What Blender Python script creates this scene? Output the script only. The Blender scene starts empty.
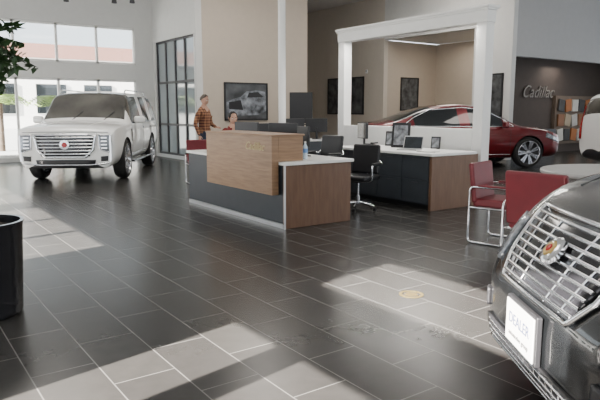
import bpy, bmesh, math, random
from mathutils import Vector, Matrix
from mathutils.bvhtree import BVHTree
random.seed(4)
SC = bpy.context.scene
COL = SC.collection

# ------------------------------------------------------------------ materials
def M(name, col, rough=.5, metal=0, var=.06, scale=6.0, coat=0, emit=0, bump=0, spec=.5):
    m = bpy.data.materials.new(name); m.use_nodes = True
    nt = m.node_tree; b = nt.nodes['Principled BSDF']
    b.inputs['Roughness'].default_value = rough
    b.inputs['Metallic'].default_value = metal
    b.inputs['Specular IOR Level'].default_value = spec
    b.inputs['Coat Weight'].default_value = coat
    b.inputs['Coat Roughness'].default_value = .03
    tc = nt.nodes.new('ShaderNodeTexCoord')
    n = nt.nodes.new('ShaderNodeTexNoise'); n.inputs['Scale'].default_value = scale
    n.inputs['Detail'].default_value = 3
    nt.links.new(tc.outputs['Object'], n.inputs['Vector'])
    r = nt.nodes.new('ShaderNodeValToRGB')
    r.color_ramp.elements[0].position = .3; r.color_ramp.elements[1].position = .7
    r.color_ramp.elements[0].color = (*[c * (1 - var) for c in col], 1)
    r.color_ramp.elements[1].color = (*[min(1, c * (1 + var)) for c in col], 1)
    nt.links.new(n.outputs['Fac'], r.inputs['Fac'])
    nt.links.new(r.outputs['Color'], b.inputs['Base Color'])
    if emit:
        nt.links.new(r.outputs['Color'], b.inputs['Emission Color'])
        b.inputs['Emission Strength'].default_value = emit
    if bump:
        bp = nt.nodes.new('ShaderNodeBump'); bp.inputs['Strength'].default_value = bump
        nt.links.new(n.outputs['Fac'], bp.inputs['Height'])
        nt.links.new(bp.outputs['Normal'], b.inputs['Normal'])
    return m

def wood(name, c1, c2, horizontal=True):
    m = bpy.data.materials.new(name); m.use_nodes = True
    nt = m.node_tree; b = nt.nodes['Principled BSDF']; b.inputs['Roughness'].default_value = .42
    tc = nt.nodes.new('ShaderNodeTexCoord'); mp = nt.nodes.new('ShaderNodeMapping')
    mp.inputs['Scale'].default_value = (1.2, 1.2, 14) if horizontal else (9, 9, 1.2)
    n = nt.nodes.new('ShaderNodeTexNoise'); n.inputs['Scale'].default_value = 2.5; n.inputs['Detail'].default_value = 6
    n.inputs['Distortion'].default_value = .6
    r = nt.nodes.new('ShaderNodeValToRGB')
    r.color_ramp.elements[0].position = .3; r.color_ramp.elements[1].position = .72
    r.color_ramp.elements[0].color = (*c1, 1); r.color_ramp.elements[1].color = (*c2, 1)
    nt.links.new(tc.outputs['Object'], mp.inputs['Vector']); nt.links.new(mp.outputs['Vector'], n.inputs['Vector'])
    nt.links.new(n.outputs['Fac'], r.inputs['Fac']); nt.links.new(r.outputs['Color'], b.inputs['Base Color'])
    return m

def floor_mat():
    m = bpy.data.materials.new('floor_tile'); m.use_nodes = True
    nt = m.node_tree; b = nt.nodes['Principled BSDF']
    tc = nt.nodes.new('ShaderNodeTexCoord')
    sp = nt.nodes.new('ShaderNodeSeparateXYZ'); cb = nt.nodes.new('ShaderNodeCombineXYZ')
    ax = nt.nodes.new('ShaderNodeMath'); ax.operation = 'ADD'; ax.inputs[1].default_value = 36 - .25
    ay = nt.nodes.new('ShaderNodeMath'); ay.operation = 'ADD'; ay.inputs[1].default_value = 35
    L = nt.links.new
    L(tc.outputs['Object'], sp.inputs[0]); L(sp.outputs['X'], ax.inputs[0]); L(sp.outputs['Y'], ay.inputs[0])
    L(ay.outputs[0], cb.inputs['X']); L(ax.outputs[0], cb.inputs['Y'])
    br = nt.nodes.new('ShaderNodeTexBrick')
    br.offset = .5; br.inputs['Scale'].default_value = 1
    br.inputs['Brick Width'].default_value = .70; br.inputs['Row Height'].default_value = .36
    br.inputs['Mortar Size'].default_value = .0038; br.inputs['Mortar Smooth'].default_value = .1
    br.inputs['Color1'].default_value = (.040, .038, .036, 1)
    br.inputs['Color2'].default_value = (.048, .046, .043, 1)
    br.inputs['Mortar'].default_value = (.17, .165, .155, 1)
    L(cb.outputs[0], br.inputs['Vector'])
    n = nt.nodes.new('ShaderNodeTexNoise'); n.inputs['Scale'].default_value = 9; n.inputs['Detail'].default_value = 6
    L(tc.outputs['Object'], n.inputs['Vector'])
    mx = nt.nodes.new('ShaderNodeMix'); mx.data_type = 'RGBA'; mx.blend_type = 'MULTIPLY'; mx.inputs['Factor'].default_value = .4
    L(br.outputs['Color'], mx.inputs[6]); 
    rr = nt.nodes.new('ShaderNodeValToRGB'); rr.color_ramp.elements[0].color = (.65, .65, .65, 1)
    rr.color_ramp.elements[0].position = .3; rr.color_ramp.elements[1].position = .7
    L(n.outputs['Fac'], rr.inputs['Fac']); L(rr.outputs['Color'], mx.inputs[7])
    L(mx.outputs[2], b.inputs['Base Color'])
    b.inputs['Roughness'].default_value = .25
    b.inputs['Specular IOR Level'].default_value = .20
    bp = nt.nodes.new('ShaderNodeBump'); bp.inputs['Strength'].default_value = .15; bp.inputs['Distance'].default_value = .003
    L(br.outputs['Fac'], bp.inputs['Height']); bp.invert = True
    L(bp.outputs['Normal'], b.inputs['Normal'])
    return m

def glass_mat(name, tint, gloss=.12, opac=0.0):
    m = bpy.data.materials.new(name); m.use_nodes = True
    nt = m.node_tree; nt.nodes.clear()
    o = nt.nodes.new('ShaderNodeOutputMaterial'); t = nt.nodes.new('ShaderNodeBsdfTransparent')
    g = nt.nodes.new('ShaderNodeBsdfGlossy'); g.inputs['Roughness'].default_value = .03
    d = nt.nodes.new('ShaderNodeBsdfDiffuse'); d.inputs['Color'].default_value = (*tint, 1)
    t.inputs['Color'].default_value = (*tint, 1)
    a = nt.nodes.new('ShaderNodeMixShader'); a.inputs[0].default_value = opac
    c = nt.nodes.new('ShaderNodeMixShader'); c.inputs[0].default_value = gloss
    nt.links.new(t.outputs[0], a.inputs[1]); nt.links.new(d.outputs[0], a.inputs[2])
    nt.links.new(a.outputs[0], c.inputs[1]); nt.links.new(g.outputs[0], c.inputs[2])
    nt.links.new(c.outputs[0], o.inputs[0])
    return m

def plaid_mat():
    m = bpy.data.materials.new('plaid_shirt'); m.use_nodes = True
    nt = m.node_tree; b = nt.nodes['Principled BSDF']; b.inputs['Roughness'].default_value = .9
    tc = nt.nodes.new('ShaderNodeTexCoord'); L = nt.links.new
    prev = None
    for d in ('Z', 'Y'):
        w = nt.nodes.new('ShaderNodeTexWave'); w.bands_direction = d; w.inputs['Scale'].default_value = 5
        L(tc.outputs['Object'], w.inputs['Vector'])
        r = nt.nodes.new('ShaderNodeValToRGB')
        r.color_ramp.elements[0].color = (.08, .025, .018, 1); r.color_ramp.elements[1].color = (.36, .17, .085, 1)
        r.color_ramp.elements[0].position = .3; r.color_ramp.elements[1].position = .6
        L(w.outputs['Fac'], r.inputs['Fac'])
        if prev is None: prev = r
        else:
            mx = nt.nodes.new('ShaderNodeMix'); mx.data_type = 'RGBA'; mx.inputs['Factor'].default_value = .5
            L(prev.outputs[0], mx.inputs[6]); L(r.outputs[0], mx.inputs[7]); L(mx.outputs[2], b.inputs['Base Color'])
    return m

FLOOR = floor_mat()
BEIGE = M('paint_beige', (.53, .46, .38), .85, var=.02)
BEIGE2 = M('paint_beige_light', (.62, .57, .50), .85, var=.02)
LGRAY = M('paint_light_gray', (.66, .66, .64), .85, var=.02)
MGRAY = M('paint_gray', (.44, .44, .44), .85, var=.02)
TAUPE = M('paint_taupe', (.075, .058, .05), .8, var=.05)
CEIL = M('ceiling_paint', (.75, .75, .75), .9, var=.02)
WHITE = M('white_lacquer', (.82, .82, .80), .4, var=.02)
WTOP = M('white_solid_surface', (.84, .84, .82), .3, var=.02)
ALU = M('aluminium', (.62, .63, .64), .35, .8, var=.03)
CHROME = M('chrome', (.82, .83, .85), .12, 1, var=.02)
DFRAME = M('dark_frame', (.05, .05, .055), .5, var=.05)
BLACK = M('black_plastic', (.015, .015, .017), .4, var=.1)
BLACKG = M('black_gloss', (.012, .012, .014), .08, var=.1)
CHAR = M('charcoal_laminate', (.038, .045, .054), .45, var=.08)
WOODL = wood('oak_light', (.225, .13, .070), (.33, .20, .11))
WOODD = wood('walnut', (.12, .06, .033), (.17, .09, .05), False)
REDL = M('red_leather', (.15, .010, .018), .45, var=.1, bump=.05)
SKIN = M('skin', (.48, .28, .20), .6, var=.05)
HAIRG = M('hair_grey_brown', (.10, .08, .065), .8, var=.2, scale=40)
HAIRD = M('hair_dark', (.015, .011, .01), .7, var=.2, scale=40)
JEANS = M('denim', (.035, .045, .075), .9, var=.2, scale=30)
BCLOTH = M('black_cloth', (.02, .02, .022), .9, var=.15)
REDCL = M('red_cloth', (.16, .012, .012), .85, var=.1)
SHOE = M('shoe_leather', (.02, .014, .01), .5)
PLAID = plaid_mat()
PW = M('paint_pearl_white', (.86, .86, .84), .3, var=.01, coat=1)
PR = M('paint_red_metallic', (.15, .005, .010), .3, .35, var=.04, coat=1)
PB = M('paint_black_metallic', (.008, .009, .010), .22, .2, var=.1, coat=1)
CGLASS = M('car_glass', (.012, .015, .017), .04, var=.05, spec=.8)
CGLASS2 = M('car_glass_light', (.070, .066, .058), .05, var=.5, scale=1.5, spec=.9)
TIRE = M('tire_rubber', (.018, .018, .018), .75, var=.1)
RIM = M('alloy_rim', (.66, .67, .70), .2, .9, var=.02)
TAIL = M('tail_lamp', (.35, .01, .01), .15)
LAMPG = M('headlamp_glass', (.30, .32, .35), .08, .5, var=.5, scale=25)
LED = M('led_strip', (.9, .93, 1), .2, var=.01, emit=1.2)
SCREEN = M('screen_glass', (.02, .025, .03), .1, var=.3)
PAPER = M('paper', (.75, .75, .73), .8)
WGLASS = glass_mat('window_glass', (.93, .97, .97), .07)
OGLASS = glass_mat('office_glass', (.60, .68, .71), .22, .5)
LEAF = M('leaf', (.022, .055, .014), .5, var=.4, scale=8)
LEAF2 = M('leaf_light', (.16, .24, .05), .6, var=.4, scale=8)
BARK = M('bark', (.10, .07, .05), .9, var=.3)
SOIL = M('soil', (.03, .02, .015), .95, var=.3)

# ------------------------------------------------------------------ helpers
def empty(name, loc=(0, 0, 0), rz=0):
    o = bpy.data.objects.new(name, None); COL.objects.link(o)
    o.location = loc; o.rotation_euler = (0, 0, rz); o.empty_display_size = .2
    return o

def mk(name, verts, faces, mat, parent=None, smooth=False, mats=None, idx=None):
    me = bpy.data.meshes.new(name); me.from_pydata([tuple(v) for v in verts], [], faces)
    for m in (mats or [mat]): me.materials.append(m)
    if idx:
        for p, i in zip(me.polygons, idx): p.material_index = i
    bm = bmesh.new(); bm.from_mesh(me); bmesh.ops.recalc_face_normals(bm, faces=bm.faces); bm.to_mesh(me); bm.free()
    if smooth:
        for p in me.polygons: p.use_smooth = True
    o = bpy.data.objects.new(name, me); COL.objects.link(o)
    if parent: o.parent = parent
    return o

def bevel(o, w, seg=3):
    if w:
        b = o.modifiers.new('bevel', 'BEVEL'); b.width = w; b.segments = seg; b.limit_method = 'ANGLE'
        for p in o.data.polygons: p.use_smooth = True
        b.harden_normals = True

def box(name, c, s, mat, parent=None, bev=0, rot=None):
    x, y, z = [v / 2 for v in s]
    v = [(-x, -y, -z), (x, -y, -z), (x, y, -z), (-x, y, -z), (-x, -y, z), (x, -y, z), (x, y, z), (-x, y, z)]
    f = [(0, 3, 2, 1), (4, 5, 6, 7), (0, 1, 5, 4), (1, 2, 6, 5), (2, 3, 7, 6), (3, 0, 4, 7)]
    o = mk(name, v, f, mat, parent); o.location = c
    if rot: o.rotation_euler = rot
    bevel(o, bev)
    return o

def boxes(name, lst, mat, parent=None, bev=0):
    V = []; F = []
    for (x0, x1, y0, y1, z0, z1) in lst:
        n = len(V)
        V += [(x0, y0, z0), (x1, y0, z0), (x1, y1, z0), (x0, y1, z0), (x0, y0, z1), (x1, y0, z1), (x1, y1, z1), (x0, y1, z1)]
        F += [tuple(n + i for i in f) for f in [(0, 3, 2, 1), (4, 5, 6, 7), (0, 1, 5, 4), (1, 2, 6, 5), (2, 3, 7, 6), (3, 0, 4, 7)]]
    o = mk(name, V, F, mat, parent); bevel(o, bev, 2)
    return o

def lathe(name, prof, mat, parent=None, seg=32, loc=(0, 0, 0), axis='z', smooth=True, caps=True):
    V = []; F = []; n = len(prof)
    for i in range(seg):
        a = 2 * math.pi * i / seg
        for (r, h) in prof:
            c, s = r * math.cos(a), r * math.sin(a)
            if axis == 'z': V.append((c, s, h))
            elif axis == 'y': V.append((c, h, s))
            else: V.append((h, c, s))
    for i in range(seg):
        j = (i + 1) % seg
        for k in range(n - 1): F.append((i * n + k, j * n + k, j * n + k + 1, i * n + k + 1))
    if caps:
        if prof[0][0] > 1e-4: F.append(tuple(i * n for i in range(seg)))
        if prof[-1][0] > 1e-4: F.append(tuple(i * n + n - 1 for i in range(seg)))
    o = mk(name, V, F, mat, parent, smooth); o.location = loc
    if smooth:
        e = o.modifiers.new('es', 'EDGE_SPLIT'); e.split_angle = math.radians(40)
    return o

def tube(name, pts, r, mat, parent=None, cyc=False, res=4):
    cu = bpy.data.curves.new(name, 'CURVE'); cu.dimensions = '3D'; cu.bevel_depth = r; cu.bevel_resolution = res
    cu.use_fill_caps = True
    s = cu.splines.new('POLY'); s.points.add(len(pts) - 1)
    for p, q in zip(s.points, pts): p.co = (*q, 1)
    s.use_cyclic_u = cyc
    t = bpy.data.objects.new(name, cu); COL.objects.link(t)
    dg = bpy.context.evaluated_depsgraph_get(); dg.update()
    me = bpy.data.meshes.new_from_object(t.evaluated_get(dg)); me.materials.clear(); me.materials.append(mat)
    bpy.data.objects.remove(t)
    for p in me.polygons: p.use_smooth = True
    o = bpy.data.objects.new(name, me); COL.objects.link(o)
    if parent: o.parent = parent
    return o

def fillet(pts, r, cyc=True, n=5):
    out = []; P = [Vector(p) for p in pts]; N = len(P)
    for i in range(N):
        if not cyc and i in (0, N - 1): out.append(P[i]); continue
        a, b, c = P[i - 1], P[i], P[(i + 1) % N]
        d1 = (a - b); d2 = (c - b); rr = min(r, d1.length * .45, d2.length * .45)
        p1 = b + d1.normalized() * rr; p2 = b + d2.normalized() * rr
        for k in range(n + 1):
            t = k / n; out.append(p1 * (1 - t) ** 2 + b * 2 * t * (1 - t) + p2 * t * t)
    return out

def text(name, s, size, mat, loc, rot, parent=None, ext=.004, shear=.0):
    cu = bpy.data.curves.new(name, 'FONT'); cu.body = s; cu.size = size; cu.extrude = ext; cu.shear = shear
    cu.align_x = 'CENTER'; cu.align_y = 'CENTER'
    t = bpy.data.objects.new(name, cu); COL.objects.link(t)
    dg = bpy.context.evaluated_depsgraph_get(); dg.update()
    me = bpy.data.meshes.new_from_object(t.evaluated_get(dg)); me.materials.clear(); me.materials.append(mat)
    bpy.data.objects.remove(t)
    o = bpy.data.objects.new(name, me); COL.objects.link(o); o.location = loc; o.rotation_euler = rot
    if parent: o.parent = parent
    return o

def wall(name, axis, c, t, u0, u1, z0, z1, mat, holes=()):
    us = sorted({u0, u1} | {h[0] for h in holes} | {h[1] for h in holes})
    zs = sorted({z0, z1} | {h[2] for h in holes} | {h[3] for h in holes})
    L = []
    for a, b in zip(us, us[1:]):
        for p, q in zip(zs, zs[1:]):
            mu, mz = (a + b) / 2, (p + q) / 2
            if any(h[0] < mu < h[1] and h[2] < mz < h[3] for h in holes): continue
            L.append((c, c + t, a, b, p, q) if axis == 'x' else (a, b, c, c + t, p, q))
    return boxes(name, L, mat)

def winframe(name, axis, c, u0, u1, z0, z1, us, zs, w, mat, glass=None, depth=.08):
    r = empty(name)
    L = []
    for u in us:
        a, b = u - w / 2, u + w / 2
        L.append((c, c + depth, a, b, z0, z1) if axis == 'x' else (a, b, c, c + depth, z0, z1))
    for z in zs:
        a, b = z - w / 2, z + w / 2
        L.append((c, c + depth, u0, u1, a, b) if axis == 'x' else (u0, u1, c, c + depth, a, b))
    boxes('bars', L, mat, r)
    if glass:
        m = c + depth / 2
        v = [(m, u0, z0), (m, u1, z0), (m, u1, z1), (m, u0, z1)] if axis == 'x' else [(u0, m, z0), (u1, m, z0), (u1, m, z1), (u0, m, z1)]
        mk('glass', v, [(0, 1, 2, 3)], glass, r)
    return r

# ------------------------------------------------------------------ room
H = 5.6
box('floor', (10, 9.5, -.1), (26.6, 25.4, .2), FLOOR)
bpy.data.objects['floor'].data.transform(Matrix.Translation((10, 9.5, -.1))); bpy.data.objects['floor'].location = (0, 0, 0)
box('ceiling', (10, 9.5, H + .1), (26.6, 25.4, .2), CEIL)
wall('wall_back', 'y', 19, .2, -3.2, 7.83, 0, H, LGRAY, [(-2.4, 7.02, .12, 2.44), (-2.4, 7.02, 2.91, 4.05)])
us = [7.02 - 1.18 * i for i in range(9)]
winframe('window_1', 'y', 19.05, -2.4, 7.02, 2.91, 4.05, us, [2.94, 4.02], .07, WHITE, WGLASS)
winframe('window_2', 'y', 19.05, -2.4, 7.02, .12, 2.44, us, [.15, 2.41], .07, WHITE, WGLASS)
wall('wall_office', 'x', 7.63, .2, 15.87, 19, 0, H, LGRAY, [(16.0, 18.85, .1, 3.64)])
winframe('window_3', 'x', 7.68, 16.0, 18.85, .1, 3.64, [16.03, 16.75, 17.45, 18.15, 18.82], [.13, 1.05, 2.35, 3.61], .07, DFRAME, OGLASS)
wall('wall_office_inner', 'x', 9.9, .1, 16.1, 19.0, 0, H, BEIGE)
wall('wall_office_rear', 'y', 19.0, .2, 7.9, 11.3, 0, H, BEIGE2)
wall('wall_center', 'y', 15.87, .2, 7.83, 11.52, 0, H, BEIGE)
wall('wall_return', 'x', 11.32, .2, 16.07, 21.5, 0, H, BEIGE)
wall('wall_recess_back', 'y', 21.5, .2, 11.32, 15.8, 0, H, BEIGE)
wall('wall_recess', 'x', 15.6, .2, 16.68, 21.5, 0, H, BEIGE2)
wall('wall_bulkhead', 'x', 15.6, .2, 12.6, 16.68, 4.03, H, LGRAY)
wall('wall_alcove_back', 'x', 18.4, .2, 12.6, 16.88, 0, 4.03, BEIGE)
wall('wall_alcove_left', 'y', 16.68, .2, 15.8, 18.4, 0, 4.03, BEIGE)
box('ceiling_alcove', (17.2, 14.6, 4.1), (2.78, 4.1, .1), WHITE)
wall('wall_pier', 'x', 15.6, .2, 11.2, 12.6, 0, H, LGRAY)
wall('wall_shop_back', 'y', 12.4, .2, 15.8, 23, 0, H, TAUPE)
wall('wall_shop_header', 'y', 11.2, .2, 15.8, 23, 3.09, H, MGRAY)
wall('wall_right', 'x', 23, .2, -3.2, 12.6, 0, H, LGRAY, [(-2, 10, .3, 3.0)])
# south wall with storefront glazing bands (behind the viewer)
wall('wall_front', 'y', -3.2, .2, -3.0, 23, 0, H, LGRAY, [(a, a + 3.4, p, q) for a in (-2.4, 1.4, 5.2, 9.0, 12.8, 16.6) for p, q in ((.12, 2.44), (2.91, 4.05))])
# west wall: same two glazing bands; the sun enters here
DX, DY, DZ = 1.0, .2, -.483
bands = [(.1, 1.80, .12, 2.46), (2.06, 2.62, .12, 2.46), (.2, 2.80, 2.93, 3.46),
         (5.60, 6.62, .12, 2.46), (6.70, 7.7, .12, 2.46), (7.78, 8.85, .12, 2.46)] + [(a, a + 1.1, .12, 2.46) for a in (9.6, 10.8, 12.0, 13.2, 14.4, 15.6, 16.8)] + [(-2.8, -.2, .12, 2.46)]
wall('wall_left', 'x', -3.1, .1, -3.2, 19, 0, H, LGRAY, bands)
boxes('baseboard_center', [(7.83, 11.3, 15.85, 15.87, 0, .12)], DFRAME)
boxes('baseboard_recess', [(15.58, 15.6, 16.68, 21.5, 0, .12)], DFRAME)
boxes('baseboard_alcove', [(18.38, 18.4, 12.6, 16.68, 0, .12)], DFRAME)
# outside
box('ground_outside', (8, 45, -.15), (120, 51, .1), M('asphalt_light', (.42, .42, .42), .9))
bd = empty('neighbour_building')
box('walls', (-6, 62, 3.0), (60, 8, 6.2), M('stucco', (.85, .83, .80), .9), bd)
boxes('roof_band', [(-37, 25, 57.6, 66, 6.1, 7.3)], M('roof_red', (.30, .16, .13), .8), bd)
boxes('windows', [(-34 + i * 4.2, -31.4 + i * 4.2, 57.9, 58.1, 1.2, 3.8) for i in range(13)], CGLASS, bd)

# ------------------------------------------------------------------ slender column
cb = empty('support_column', (6.92, 10.41, 0))
lathe('shaft', [(.075, 0), (.075, H - .005)], WHITE, cb, 24)
lathe('base_plate', [(.15, 0), (.15, .03), (.1, .05)], WHITE, cb, 24)

# ------------------------------------------------------------------ reception desk
rd = empty('reception_desk')
boxes('front_panel', [(4.18, 4.24, 6.26, 9.05, .06, .81)], CHAR, rd)
boxes('plinth', [(4.2, 4.26, 6.26, 9.05, 0, .06)], ALU, rd)
boxes('kick_strip', [(4.165, 4.18, 6.22, 9.05, .0, .055)], ALU, rd)
boxes('end_panel_near', [(4.165, 5.25, 6.22, 6.26, 0, .81)], WOODD, rd, .004)
boxes('end_panel_far', [(4.24, 5.25, 9.01, 9.05, 0, .81)], CHAR, rd)
boxes('worktop', [(4.15, 5.28, 6.19, 9.08, .81, .85)], WTOP, rd, .006)
boxes('drawers', [(4.7, 5.2, 6.3, 6.75, .05, .8), (4.7, 5.2, 8.5, 9.0, .05, .8)], CHAR, rd, .005)
boxes('raised_counter', [(4.05, 4.15, 6.33, 8.14, .43, 1.17), (4.15, 4.53, 6.33, 6.38, .851, 1.17), (4.15, 4.53, 8.09, 8.14, .851, 1.17)], WOODL, rd, .004)
boxes('transaction_top', [(4.04, 4.55, 6.32, 8.15, 1.17, 1.195)], WOODL, rd, .006)
boxes('corner_trim', [(4.155, 4.175, 6.205, 6.225, 0, .81)], ALU, rd)
text('script_logo', 'Cadillac', .15, M('gold_logo', (.42, .34, .18), .4, .6), (4.045, 6.75, 1.03), (math.pi / 2, 0, -math.pi / 2), rd, .003, .4)

# ------------------------------------------------------------------ rear counter with frame
rc = empty('service_counter')
boxes('cabinet', [(6.73, 7.6, 6.14, 8.4, .08, .82)], CHAR, rc)
boxes('plinth', [(6.8, 7.6, 6.16, 8.38, 0, .08)], BLACK, rc)
boxes('end_panel', [(6.70, 7.75, 6.09, 6.14, 0, .82)], WOODD, rc, .004)
boxes('drawer_fronts', [(6.715, 6.73, 6.17 + i * .56, 6.715 + i * .56, z0, z1) for i in range(4) for z0, z1 in ((.1, .445), (.455, .80))], CHAR, rc, .002)
boxes('handles', [(6.70, 6.715, 6.36 + i * .56, 6.50 + i * .56, z, z + .01) for i in range(4) for z in (.40, .755)], DFRAME, rc)
boxes('countertop', [(6.66, 7.68, 6.06, 8.45, .82, .86)], WTOP, rc, .006)

fr = empty('display_frame')
YR, YL = 6.17, 9.58
def post(y): return [(7.80, 7.99, y - .095, y + .095, 0, 2.84), (7.78, 8.01, y - .115, y + .115, 0, .15)]
boxes('posts', post(YR) + post(YL), WHITE, fr, .006)
boxes('beam', [(7.79, 8.00, YR - .11, YL + .11, 2.84, 3.02), (7.77, 8.02, YR - .13, YL + .13, 3.02, 3.05), (7.75, 8.04, YR - .15, YL + .15, 3.05, 3.09)], WHITE, fr, .004)
boxes('low_panel', [(7.80, 7.95, YR + .10, YL - .10, 0, 1.20)], WHITE, fr, .004)

# ------------------------------------------------------------------ desk items
def monitor(loc, ang, w=.52, h=.32, z0=.14):
    r = empty('computer_monitor', loc, ang)
    box('panel', (0, 0, z0 + h / 2), (.035, w, h), BLACK, r, .008)
    box('screen', (.019, 0, z0 + h / 2), (.003, w - .03, h - .03), SCREEN, r)
    box('neck', (-.03, 0, (z0 + .1) / 2 + .01), (.03, .05, z0 + .1), BLACK, r, .006)
    box('foot', (-.02, 0, .009), (.18, .22, .016), BLACK, r, .006)
    return r
monitor((4.95, 7.42, .851), math.radians(20))
monitor((4.98, 6.95, .851), math.radians(-10), .36, .28)
monitor((4.9, 8.4, .851), math.radians(15))
monitor((7.1, 8.1, .861), math.radians(160), .44, .28)
def keyboard(loc, ang):
    r = empty('keyboard', loc, ang)
    box('case', (0, 0, .01), (.15, .42, .018), BLACK, r, .005)
    boxes('keys', [(-.06 + i * .03, -.035 + i * .03, -.19 + j * .03, -.165 + j * .03, .019, .024) for i in range(4) for j in range(13)], DFRAME, r)
keyboard((5.15, 7.4, .851), math.radians(20)); keyboard((5.13, 8.4, .851), math.radians(10))

wb = empty('water_bottle', (4.70, 6.52, .851))
lathe('bottle', [(.03, 0), (.034, .01), (.034, .05), (.031, .07), (.034, .09), (.034, .15), (.03, .17), (.013, .2), (.013, .215)], M('pet_plastic', (.6, .72, .82), .1), wb, 20)
lathe('label', [(.0352, .085), (.0352, .14)], M('label_blue', (.15, .3, .6), .5), wb, 20, caps=False)
lathe('cap', [(.015, .212), (.015, .235), (0, .235)], WHITE, wb, 16)

def sign_holder(loc, ang, w, h):
    r = empty('framed_notice', loc, ang)
    box('frame', (0, 0, h / 2 + .01), (.02, w, h), BLACK, r, .004, (0, math.radians(8), 0))
    box('sheet', (-.013, 0, h / 2 + .012), (.004, w * .74, h * .78), M('notice_grey', (.22, .23, .25), .4, var=.7, scale=14), r, 0, (0, math.radians(8), 0))
    box('easel', (.07, 0, h * .3), (.01, .05, h * .62), BLACK, r, 0, (0, math.radians(-20), 0))
sign_holder((7.25, 7.3, .861), math.radians(25), .32, .42)
sign_holder((7.45, 7.75, .861), math.radians(20), .2, .26)
sign_holder((7.5, 6.75, .861), math.radians(20), .16, .2)
def laptop(loc, ang):
    r = empty('laptop', loc, ang)
    box('base', (0, 0, .01), (.24, .34, .018), ALU, r, .004)
    box('keys', (-.02, 0, .0195), (.12, .29, .002), BLACK, r)
    box('lid', (.155, 0, .115), (.012, .34, .22), ALU, r, .004, (0, math.radians(18), 0))
    box('display', (.147, 0, .115), (.003, .31, .19), SCREEN, r, 0, (0, math.radians(18), 0))
laptop((7.05, 6.9, .861), math.radians(20))
pp = empty('paper_stack', (6.95, 6.4, .861), .3)
for i in range(4): box('sheet_%d' % i, (i * .006, i * .004, .002 + i * .004), (.21, .3, .003), PAPER, pp, 0, (0, 0, i * .06))
pp = empty('telephone', (6.9, 7.65, .862), .3)
box('base', (0, 0, .045), (.2, .18, .045), BLACK, pp, .01, (0, .15, 0)); box('foot', (0, 0, .013), (.16, .16, .026), BLACK, pp, .006); box('handset', (0, -.06, .088), (.2, .045, .03), BLACK, pp, .012)

# workstation desks behind reception
wd = empty('workstation_desk', (0, 0, 0))
boxes('top', [(4.9, 6.5, 9.14, 9.8, .77, .80)], WTOP, wd, .005)
boxes('sides', [(4.92, 4.96, 9.16, 9.78, 0, .77), (6.44, 6.48, 9.16, 9.78, 0, .77), (4.96, 6.44, 9.17, 9.2, .1, .77)], CHAR, wd, .004)
monitor((5.72, 9.42, .801), math.radians(75), .5, .3, .16)
monitor((6.2, 9.4, .801), math.radians(105), .5, .3, .16)
keyboard((5.5, 9.62, .801), math.radians(90))
wd = empty('workstation_desk', (0, 0, 0))
boxes('top', [(7.3, 9.2, 10.9, 11.6, .80, .83)], WTOP, wd, .005)
boxes('sides', [(7.32, 7.36, 10.92, 11.58, 0, .80), (9.14, 9.18, 10.92, 11.58, 0, .80), (7.36, 9.14, 10.93, 10.96, .1, .80)], CHAR, wd, .004)
monitor((7.75, 11.2, .831), math.radians(70), .5, .32, .16)
monitor((8.4, 11.2, .831), math.radians(60), .5, .32, .16)

# ------------------------------------------------------------------ chairs
def office_chair(loc, ang, col=BLACK):
    r = empty('office_chair', loc, ang)
    for k in range(5):
        a = k * 2 * math.pi / 5 + .3
        c, s = math.cos(a), math.sin(a)
        tube('leg_%d' % k, [(0, 0, .12), (c * .14, s * .14, .105), (c * .29, s * .29, .075)], .019, CHROME, r)
        lathe('caster_%d' % k, [(0, -.022), (.03, -.02), (.03, .02), (0, .022)], BLACK, r, 16, (c * .29, s * .29, .031), 'y')
    lathe('gas_lift', [(.035, .09), (.035, .22), (.018, .22), (.018, .44)], CHROME, r, 16)
    box('mechanism', (0, 0, .44), (.2, .14, .04), BLACK, r, .01)
    box('seat', (0, 0, .495), (.48, .50, .08), col, r, .035)
    box('back', (-.235, 0, .76), (.06, .46, .44), col, r, .028, (0, math.radians(-8), 0))
    tube('back_bar', fillet([(-.05, 0, .44), (-.27, 0, .44), (-.29, 0, .7)], .08, False), .018, CHROME, r)
    for s in (-1, 1):
        tube('arm_%d' % (s + 1), fillet([(.1, s * .2, .45), (.1, s * .29, .47), (.12, s * .29, .69), (-.22, s * .29, .69), (-.25, s * .22, .74)], .05, False), .014, CHROME, r)
        box('armpad_%d' % (s + 1), (-.03, s * .29, .71), (.26, .05, .03), BLACK, r, .012)
    return r
office_chair((5.93, 6.85, 0), math.radians(200))
office_chair((6.12, 8.05, 0), math.radians(185)).scale = (1.1, 1.1, 1.1)
office_chair((5.69, 10.36, 0), math.radians(-95))

def visitor_chair(loc, ang, sc=1):
    r = empty('visitor_chair', loc, ang); r.scale = (sc, sc, sc)
    box('seat', (0.0, 0, .475), (.50, .50, .10), REDL, r, .03)
    box('back', (-.255, 0, .70), (.06, .54, .46), REDL, r, .025, (0, math.radians(-7), 0))
    for s in (-1, 1):
        y = s * .285
        tube('frame_%d' % (s + 1), fillet([(-.28, y, .014), (.25, y, .014), (.25, y, .66), (-.27, y, .66)], .06, True), .013, CHROME, r, True)
        box('armrest_%d' % (s + 1), (-.0, y, .677), (.34, .05, .022), REDL, r, .009)
    tube('crossbar_front', [(.2, -.285, .42), (.2, .285, .42)], .011, CHROME, r)
    tube('crossbar_back', [(-.2, -.285, .42), (-.2, .285, .42)], .011, CHROME, r)
    for s in (-1, 1): tube('seat_rail_%d' % (s + 1), [(-.27, s * .285, .42), (.25, s * .285, .42)], .011, CHROME, r)
    return r
visitor_chair((5.78, 4.18, 0), math.atan2(-.97, .24), .98)
visitor_chair((4.86, 3.00, 0), math.atan2(.064, 1.0), 1.05)
visitor_chair((5.45, 11.15, 0), math.radians(-100), .96)

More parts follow.
